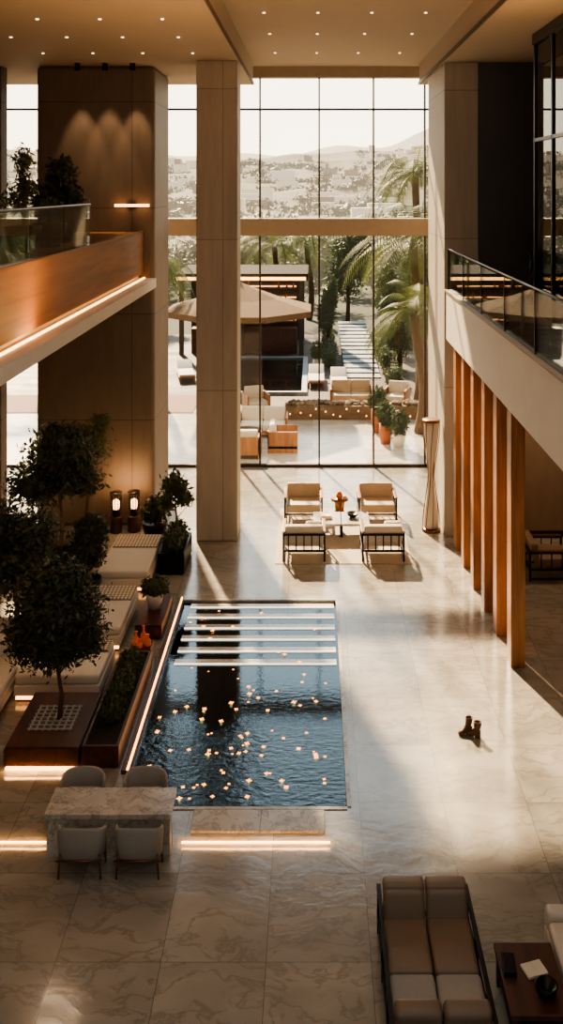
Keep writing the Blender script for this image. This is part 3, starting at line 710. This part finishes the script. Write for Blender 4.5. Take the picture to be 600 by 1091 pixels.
bm = bmesh.new(); ap = bm.verts.new((0, 0, 4.2)); rim = []; mid = []; drop = []
for k in range(8):
    a = k*math.pi/4+math.pi/8
    mid.append(bm.verts.new((1.4*math.cos(a), 1.4*math.sin(a), 3.66))); rim.append(bm.verts.new((2.7*math.cos(a), 2.7*math.sin(a), 3.3))); drop.append(bm.verts.new((2.7*math.cos(a), 2.7*math.sin(a), 3.1)))
for k in range(8):
    j = (k+1) % 8
    bm.faces.new((ap, mid[k], mid[j])); bm.faces.new((mid[k], rim[k], rim[j], mid[j])); bm.faces.new((rim[k], drop[k], drop[j], rim[j]))
finish('canopy', bm, 'canvas', u)
tube('pole', [(0, 0, 0), (0, 0, 4.3)], 0.04, 'metal', u)
bm = bmesh.new()
for k in range(8):
    a = k*math.pi/4+math.pi/8; bm_tube(bm, [(0, 0, 3.1), (1.4*math.cos(a), 1.4*math.sin(a), 3.6)], 0.015, 5)
finish('ribs', bm, 'metal', u)
lathe('base', [(0.4, 0), (0.4, 0.08), (0.08, 0.12), (0.06, 0.3)], 'metal', u)

p = E('stone_fire_planter')
box('trough', -0.9, 3.6, 30.4, 31.0, -0.02, 0.42, 'rock', p, 0.02)
bm = bmesh.new()
for i in range(150):
    r = R.uniform(0.05, 0.12)
    bmesh.ops.create_icosphere(bm, subdivisions=1, radius=r, matrix=Matrix.Translation((R.uniform(-0.8, 3.5), R.uniform(30.5, 30.9), 0.42+r*0.5)) @ Matrix.Scale(0.8, 4, (0, 0, 1)))
finish('stones', bm, 'rock', p)
bm = bmesh.new()
for i in range(16):
    bmesh.ops.create_icosphere(bm, subdivisions=1, radius=0.025, matrix=Matrix.Translation((-0.7+i*0.27+R.uniform(-.1, .1), 30.385, R.uniform(0.08, 0.36))))
finish('lights', bm, 'bulb', p)
def outsofa(name, x, y, rz, W=1.4, mat='linen'):
    e = E(name, (x, y, -0.02), rz); h = W/2
    boxes('frame', [(-h, h, -0.42, 0.42, 0.12, 0.2), (-h, -h+0.06, -0.42, 0.42, 0, 0.6), (h-0.06, h, -0.42, 0.42, 0, 0.6), (-h, h, 0.38, 0.42, 0.2, 0.62)], 'fin', e, 0.006)
    n = max(1, round(W/0.7))
    for k in range(n):
        a = -h+0.07+k*(W-0.14)/n; c = a+(W-0.14)/n-0.01
        box('seat_cushion_%d' % k, a, c, -0.4, 0.22, 0.2, 0.4, mat, e, 0.04, seg=3, smooth=True)
        box('back_cushion_%d' % k, a, c, 0.2, 0.36, 0.38, 0.8, mat, e, 0.05, rx=-0.1, seg=3, smooth=True)
outsofa('outdoor_sofa', 1.35, 32.6, 0, 1.5, 'leather')
outsofa('outdoor_sofa', -1.5, 28.6, 0, 1.5)
outsofa('outdoor_armchair', -0.85, 27.0, math.pi*0.5, 0.85)
outsofa('outdoor_armchair', -1.9, 31.6, 0.3, 0.8)
outsofa('outdoor_armchair', 2.9, 32.4, -0.3, 0.8)
outsofa('outdoor_sofa', -1.9, 26.35, math.pi, 0.9)
t = E('outdoor_table', (-1.9, 27.5, -0.02)); lathe('pedestal', [(0.3, 0), (0.3, 0.03), (0.05, 0.06), (0.05, 0.38), (0.38, 0.4), (0.38, 0.44)], 'metal', t)
def lounger(x, y, rz):
    e = E('sun_lounger', (x, y, -0.02), rz)
    boxes('frame', [(-0.32, 0.32, -0.95, 0.95, 0.2, 0.25), (-0.3, -0.25, -0.9, -0.85, 0, 0.2), (0.25, 0.3, -0.9, -0.85, 0, 0.2), (-0.3, -0.25, 0.85, 0.9, 0, 0.2), (0.25, 0.3, 0.85, 0.9, 0, 0.2)], 'fin', e, 0.004)
    box('mattress', -0.3, 0.3, -0.93, 0.35, 0.25, 0.33, 'linen', e, 0.03, seg=3, smooth=True)
    box('backrest', -0.3, 0.3, 0.33, 0.95, 0.38, 0.46, 'linen', e, 0.03, rx=0.5, seg=3, smooth=True)
for x in (0.15, 1.0): lounger(x, 36.0 if x < 0.5 else 35.4, 0.0)
lounger(-5.0, 37, 0.2)
for k, (x, y, h, m) in enumerate(((2.15, 27.6, 0.55, 'terra'), (2.5, 27.2, 0.4, 'ceramic'), (2.0, 28.9, 0.7, 'terra'), (0.2, 38.6, 0.5, 'ceramic'), (3.0, 36.6, 0.5, 'terra'))):
    e = E('potted_plant', (x, y, -0.02)); lathe('pot', [(0.14, 0), (0.2, h*0.6), (0.18, h), (0.15, h), (0.14, h-0.05)], m, e)
    leaves('foliage', [((0, 0, h+0.3), (0.28, 0.28, 0.4))], 700, 0.1, 'leafout', e, 40+k, 0.1)
boxes('garden_walkway', [(1.3, 2.7, 37+i*0.78, 37.76+i*0.78, -0.02, 0.03+0.05*i) for i in range(14)], 'walk')
def palm(name, x, y, z1, L, nf, seed, z0=0, tr=0.16):
    e = E(name, (x, y, z0)); r = random.Random(seed); z1 -= z0
    pts = [(0.15*math.sin(i*0.4), 0, z1*i/12) for i in range(13)]
    tube('trunk', pts, [tr*(1.2-0.4*i/12)*(1+0.08*(i % 2)) for i in range(13)], 'bark', e, 10)
    top = Vector(pts[-1]); vs = []; fs = []
    for k in range(nf):
        a = k*2.399+r.uniform(-.2, .2); el = r.uniform(0.1, 1.25); LL = L*r.uniform(0.8, 1.1)
        p = top.copy(); d = Vector((math.cos(a)*math.cos(el), math.sin(a)*math.cos(el), math.sin(el))); n = 26; pr = p.copy()
        for i in range(n):
            t = i/n; d = (d+Vector((0, 0, -0.085))).normalized(); p = p+d*(LL/n)
            side = d.cross(Vector((0, 0, 1)))
            if side.length < 0.05: side = Vector((1, 0, 0))
            side.normalize(); q = len(vs); wv = 0.014
            vs += [pr-side*wv, pr+side*wv, p+side*wv, p-side*wv]; fs.append((q, q+1, q+2, q+3))
            ll = LL*0.26*math.sin(math.pi*(0.12+0.86*t))*r.uniform(0.85, 1.1)
            for s_ in (-1, 1):
                tip = p+side*s_*ll*0.8+d*ll*0.55+Vector((0, 0, -ll*0.4)); q = len(vs)
                vs += [p-d*0.026, p+d*0.026, tip]; fs.append((q, q+1, q+2))
            pr = p.copy()
    me = bpy.data.meshes.new('fronds'); me.from_pydata(vs, [], fs); me.materials.append(M['palm'])
    ob = bpy.data.objects.new('fronds', me); COL.objects.link(ob); ob.parent = e
palm('palm_tree', 3.6, 32.0, 5.6, 3.3, 40, 1, -0.02)
palm('palm_tree', 4.1, 36.0, 8.0, 2.8, 30, 2, -0.02)
palm('palm_tree', 3.3, 28.8, 3.6, 2.2, 26, 6, -0.02)
palm('palm_tree', -1.9, 51, 4.4, 3.2, 30, 3, -0.25)
palm('palm_tree', -3.9, 53, 4.0, 2.8, 26, 7, -0.25)
palm('palm_tree', -0.2, 55, 4.4, 2.8, 26, 9, -0.25)
palm('palm_tree', -5.6, 33, 5.0, 2.4, 26, 4, -0.02)
palm('palm_tree', -10.2, 36, 4.6, 2.6, 22, 5, -0.02)
palm('palm_tree', 6.0, 41, 5.5, 3.0, 24, 8, -0.02)
def gtree(name, x, y, zc, rx, rz_, n, seed, mat='leafout', size=0.13, z0=-0.25):
    e = E(name, (x, y, z0)); r = random.Random(seed)
    tube('trunk', [(0, 0, 0), (0.05, 0, zc*0.5), (0, 0, zc)], [0.14, 0.1, 0.05], 'bark', e)
    bl = [((0, 0, zc), (rx*.8, rx*.8, rz_*.8))]+[((r.uniform(-.6, .6)*rx, r.uniform(-.6, .6)*rx, zc+r.uniform(-.5, .6)*rz_), (rx*.5, rx*.5, rz_*.45)) for _ in range(6)]
    leaves('foliage', bl, n, size, mat, e, seed, 0.2)
gtree('garden_tree', 1.9, 51, 3.4, 1.5, 2.2, 5500, 51)
gtree('garden_tree', 0.7, 43, 2.0, 0.45, 1.5, 2500, 52, z0=-0.02)
gtree('garden_tree', 4.2, 46, 2.2, 1.3, 1.5, 3500, 53, z0=-0.02)
gtree('garden_tree', 3.6, 39, 1.4, 0.8, 1.3, 3000, 54, z0=-0.02)
gtree('garden_tree', 3.6, 43, 2.4, 0.9, 1.8, 3500, 58, z0=-0.02)
gtree('garden_tree', -9.0, 50.5, 3.0, 1.8, 2.0, 4500, 55)
gtree('garden_tree', -13, 51, 3.0, 2.0, 2.2, 4500, 56)
gtree('garden_tree', 6.5, 53, 3.4, 2.0, 2.4, 4500, 57)
leaves('garden_hedge', [((3.1, 35.2+0.7*i, 0.4), (0.35, 0.5, 0.45)) for i in range(14)]+[((0.75, 39.5+0.7*i, 0.35), (0.3, 0.5, 0.4)) for i in range(10)], 9000, 0.09, 'leafout', None, 70, 0.3)
bl = []
for i in range(60):
    x = -34+i*1.15+R.uniform(-.5, .5); y = R.uniform(58, 74); rr = R.uniform(1.6, 2.6)
    bl.append(((x, y, R.uniform(0.8, 2.8)), (rr, rr, rr*0.95)))
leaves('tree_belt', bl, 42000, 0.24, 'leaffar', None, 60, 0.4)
def hz(x, y):
    t = max(0, min(1, (y-95)/340)); z = -1.5+22*t**1.0
    z += (mnoise.noise(Vector((x*0.012, y*0.012, 0)))*9+mnoise.noise(Vector((x*0.05, y*0.05, 3)))*2)*min(1, t*2)
    if y > 435: z -= (y-435)*0.12
    return z
vs = []; fs = []; nx, ny = 90, 60
for j in range(ny):
    for i in range(nx):
        x = -260+520*i/(nx-1); y = 95+400*j/(ny-1); vs.append((x, y, hz(x, y)))
for j in range(ny-1):
    for i in range(nx-1):
        a = j*nx+i; fs.append((a, a+1, a+nx+1, a+nx))
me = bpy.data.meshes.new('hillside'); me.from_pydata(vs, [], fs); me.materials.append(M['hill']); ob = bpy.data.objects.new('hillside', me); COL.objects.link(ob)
bm = bmesh.new()
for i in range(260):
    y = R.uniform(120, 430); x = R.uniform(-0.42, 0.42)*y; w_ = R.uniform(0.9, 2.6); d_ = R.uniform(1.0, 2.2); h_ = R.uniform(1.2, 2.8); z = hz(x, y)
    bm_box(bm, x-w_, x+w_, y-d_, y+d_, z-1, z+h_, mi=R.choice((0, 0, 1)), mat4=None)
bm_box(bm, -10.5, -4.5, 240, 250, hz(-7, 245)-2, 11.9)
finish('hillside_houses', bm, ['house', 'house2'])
bl = []
for i in range(1100):
    y = R.uniform(100, 430); x = R.uniform(-0.42, 0.42)*y; rr = R.uniform(1.0, 2.3); bl.append(((x, y, hz(x, y)+rr*.3), (rr*1.6, rr, rr*.6)))
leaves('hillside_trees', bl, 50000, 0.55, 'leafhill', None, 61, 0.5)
vs = []; fs = []; n = 80
for i in range(n):
    x = -420+900*i/(n-1)
    pk = 62*math.exp(-((x-165)/75)**2)+24*math.exp(-((x+120)/160)**2)+18*math.exp(-((x-40)/70)**2)+mnoise.noise(Vector((x*0.02, 0, 0)))*6
    vs += [(x, 900, -20), (x, 900, 10+pk*0.7), (x, 960, 18+pk)]
for i in range(n-1):
    a = i*3; fs += [(a, a+3, a+4, a+1), (a+1, a+4, a+5, a+2)]
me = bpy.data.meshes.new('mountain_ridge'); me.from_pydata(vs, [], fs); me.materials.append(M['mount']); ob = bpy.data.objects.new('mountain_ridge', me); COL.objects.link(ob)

# ------------------------------------------------------------ lights
def sun():
    l = bpy.data.lights.new('sun', 'SUN'); l.energy = 20; l.color = (1, 0.76, 0.50); l.angle = 0.03
    o = bpy.data.objects.new('sun', l); COL.objects.link(o)
    o.rotation_euler = Vector((0.32, -1, -0.71)).to_track_quat('-Z', 'Y').to_euler(); o.location = (0, 40, 40)
sun()
def area(name, loc, dir_, sx, sy, pw, col, spread=None):
    l = bpy.data.lights.new(name, 'AREA'); l.shape = 'RECTANGLE'; l.size = sx; l.size_y = sy; l.energy = pw; l.color = col
    if spread: l.spread = spread
    o = bpy.data.objects.new(name, l); COL.objects.link(o); o.location = loc; o.rotation_euler = Vector(dir_).to_track_quat('-Z', 'Y').to_euler()
    return o
def spot(name, loc, dir_, pw, ang, col=(1, 0.68, 0.42), blend=0.6):
    l = bpy.data.lights.new(name, 'SPOT'); l.energy = pw; l.spot_size = ang; l.spot_blend = blend; l.color = col; l.shadow_soft_size = 0.05
    o = bpy.data.objects.new(name, l); COL.objects.link(o); o.location = loc; o.rotation_euler = Vector(dir_).to_track_quat('-Z', 'Y').to_euler()
for i, x in enumerate((-5.1, -4.5, -3.9)):
    spot('wall_washer', (x, 20.35, 10.0), (0, 0.16, -1), 130, 0.75)
spot('lounge_downlight', (-3.9, 14, 5.25), (0, 0, -1), 45, 2.2)
spot('lounge_downlight', (-4.2, 17.5, 5.25), (0, 0, -1), 65, 2.2)
area('balcony_cove_light', (-3.62, 12.4, 5.515), (-0.40, 0, 1), 0.03, 16.5, 330, (1, 0.54, 0.2))
area('floor_led_glow', (-0.65, 10.745, 0.07), (0, 0, -1), 1.7, 0.02, 4, (1, 0.5, 0.18))
area('floor_led_glow', (-4.4, 10.745, 0.07), (0, 0, -1), 2.7, 0.02, 6, (1, 0.5, 0.18))
area('planter_led_glow', (-3.5, 12.03, 0.07), (0, 0, -1), 0.9, 0.02, 2.5, (1, 0.5, 0.18))
area('wall_glow', (5.3, 18.6, 4.1), (0, 0.5, -1), 1.5, 0.5, 45, (1, 0.7, 0.45))
area('interior_fill_light', (0.6, 10, 10.7), (0, 0.35, -1), 4, 8, 150, (1, 0.93, 0.84))  # added fill to lift the interior, not a ceiling fitting
area('interior_fill_light', (0.6, 0.5, 10.0), (0, 0.9, -0.45), 7, 4, 130, (0.98, 0.97, 0.96))  # second added fill, from the camera side
for (x, y) in ((-4.28, 20.3), (-3.9, 20.35)):
    l = bpy.data.lights.new('lamp_light', 'POINT'); l.energy = 14; l.color = (1, 0.58, 0.28); l.shadow_soft_size = 0.05
    o = bpy.data.objects.new('lamp_light', l); COL.objects.link(o); o.location = (x, y, 1.05)

# world
wd = bpy.data.worlds.new('world'); scn.world = wd; wd.use_nodes = True; nt = wd.node_tree; L = nt.links.new
bg = nt.nodes['Background']
tc = N(nt, 'ShaderNodeTexCoord'); sp = N(nt, 'ShaderNodeSeparateXYZ'); L(tc.outputs['Generated'], sp.inputs[0])
cr = N(nt, 'ShaderNodeValToRGB'); e = cr.color_ramp.elements
e[0].position = 0.0; e[0].color = (1.0, 0.81, 0.58, 1); e[1].position = 0.5; e[1].color = (0.60, 0.68, 0.74, 1)
m_ = cr.color_ramp.elements.new(0.12); m_.color = (0.98, 0.88, 0.72, 1)
L(sp.outputs[2], cr.inputs[0])
mr = N(nt, 'ShaderNodeMapRange'); mr.inputs['From Min'].default_value = -0.4; mr.inputs['From Max'].default_value = 0.8; mr.inputs['To Min'].default_value = 0.3; mr.inputs['To Max'].default_value = 3.8
L(sp.outputs[1], mr.inputs['Value']); L(mr.outputs[0], bg.inputs['Strength']); L(cr.outputs[0], bg.inputs['Color'])

# ------------------------------------------------------------ camera
cd = bpy.data.cameras.new('camera'); cam = bpy.data.objects.new('camera', cd); COL.objects.link(cam)
cam.location = (0, 0, 7.5); cam.rotation_euler = (math.pi/2, 0, 0)
cd.sensor_fit = 'AUTO'; cd.sensor_width = 36; cd.lens = 36*1000/1091
cd.shift_x = (300-333)/1091; cd.shift_y = -(545.5-200)/1091
cd.clip_end = 3000
scn.camera = cam
scn.view_settings.view_transform = 'AgX'
try: scn.view_settings.look = 'AgX - Medium High Contrast'
except Exception as ex: print(ex)
scn.view_settings.exposure = 0.3
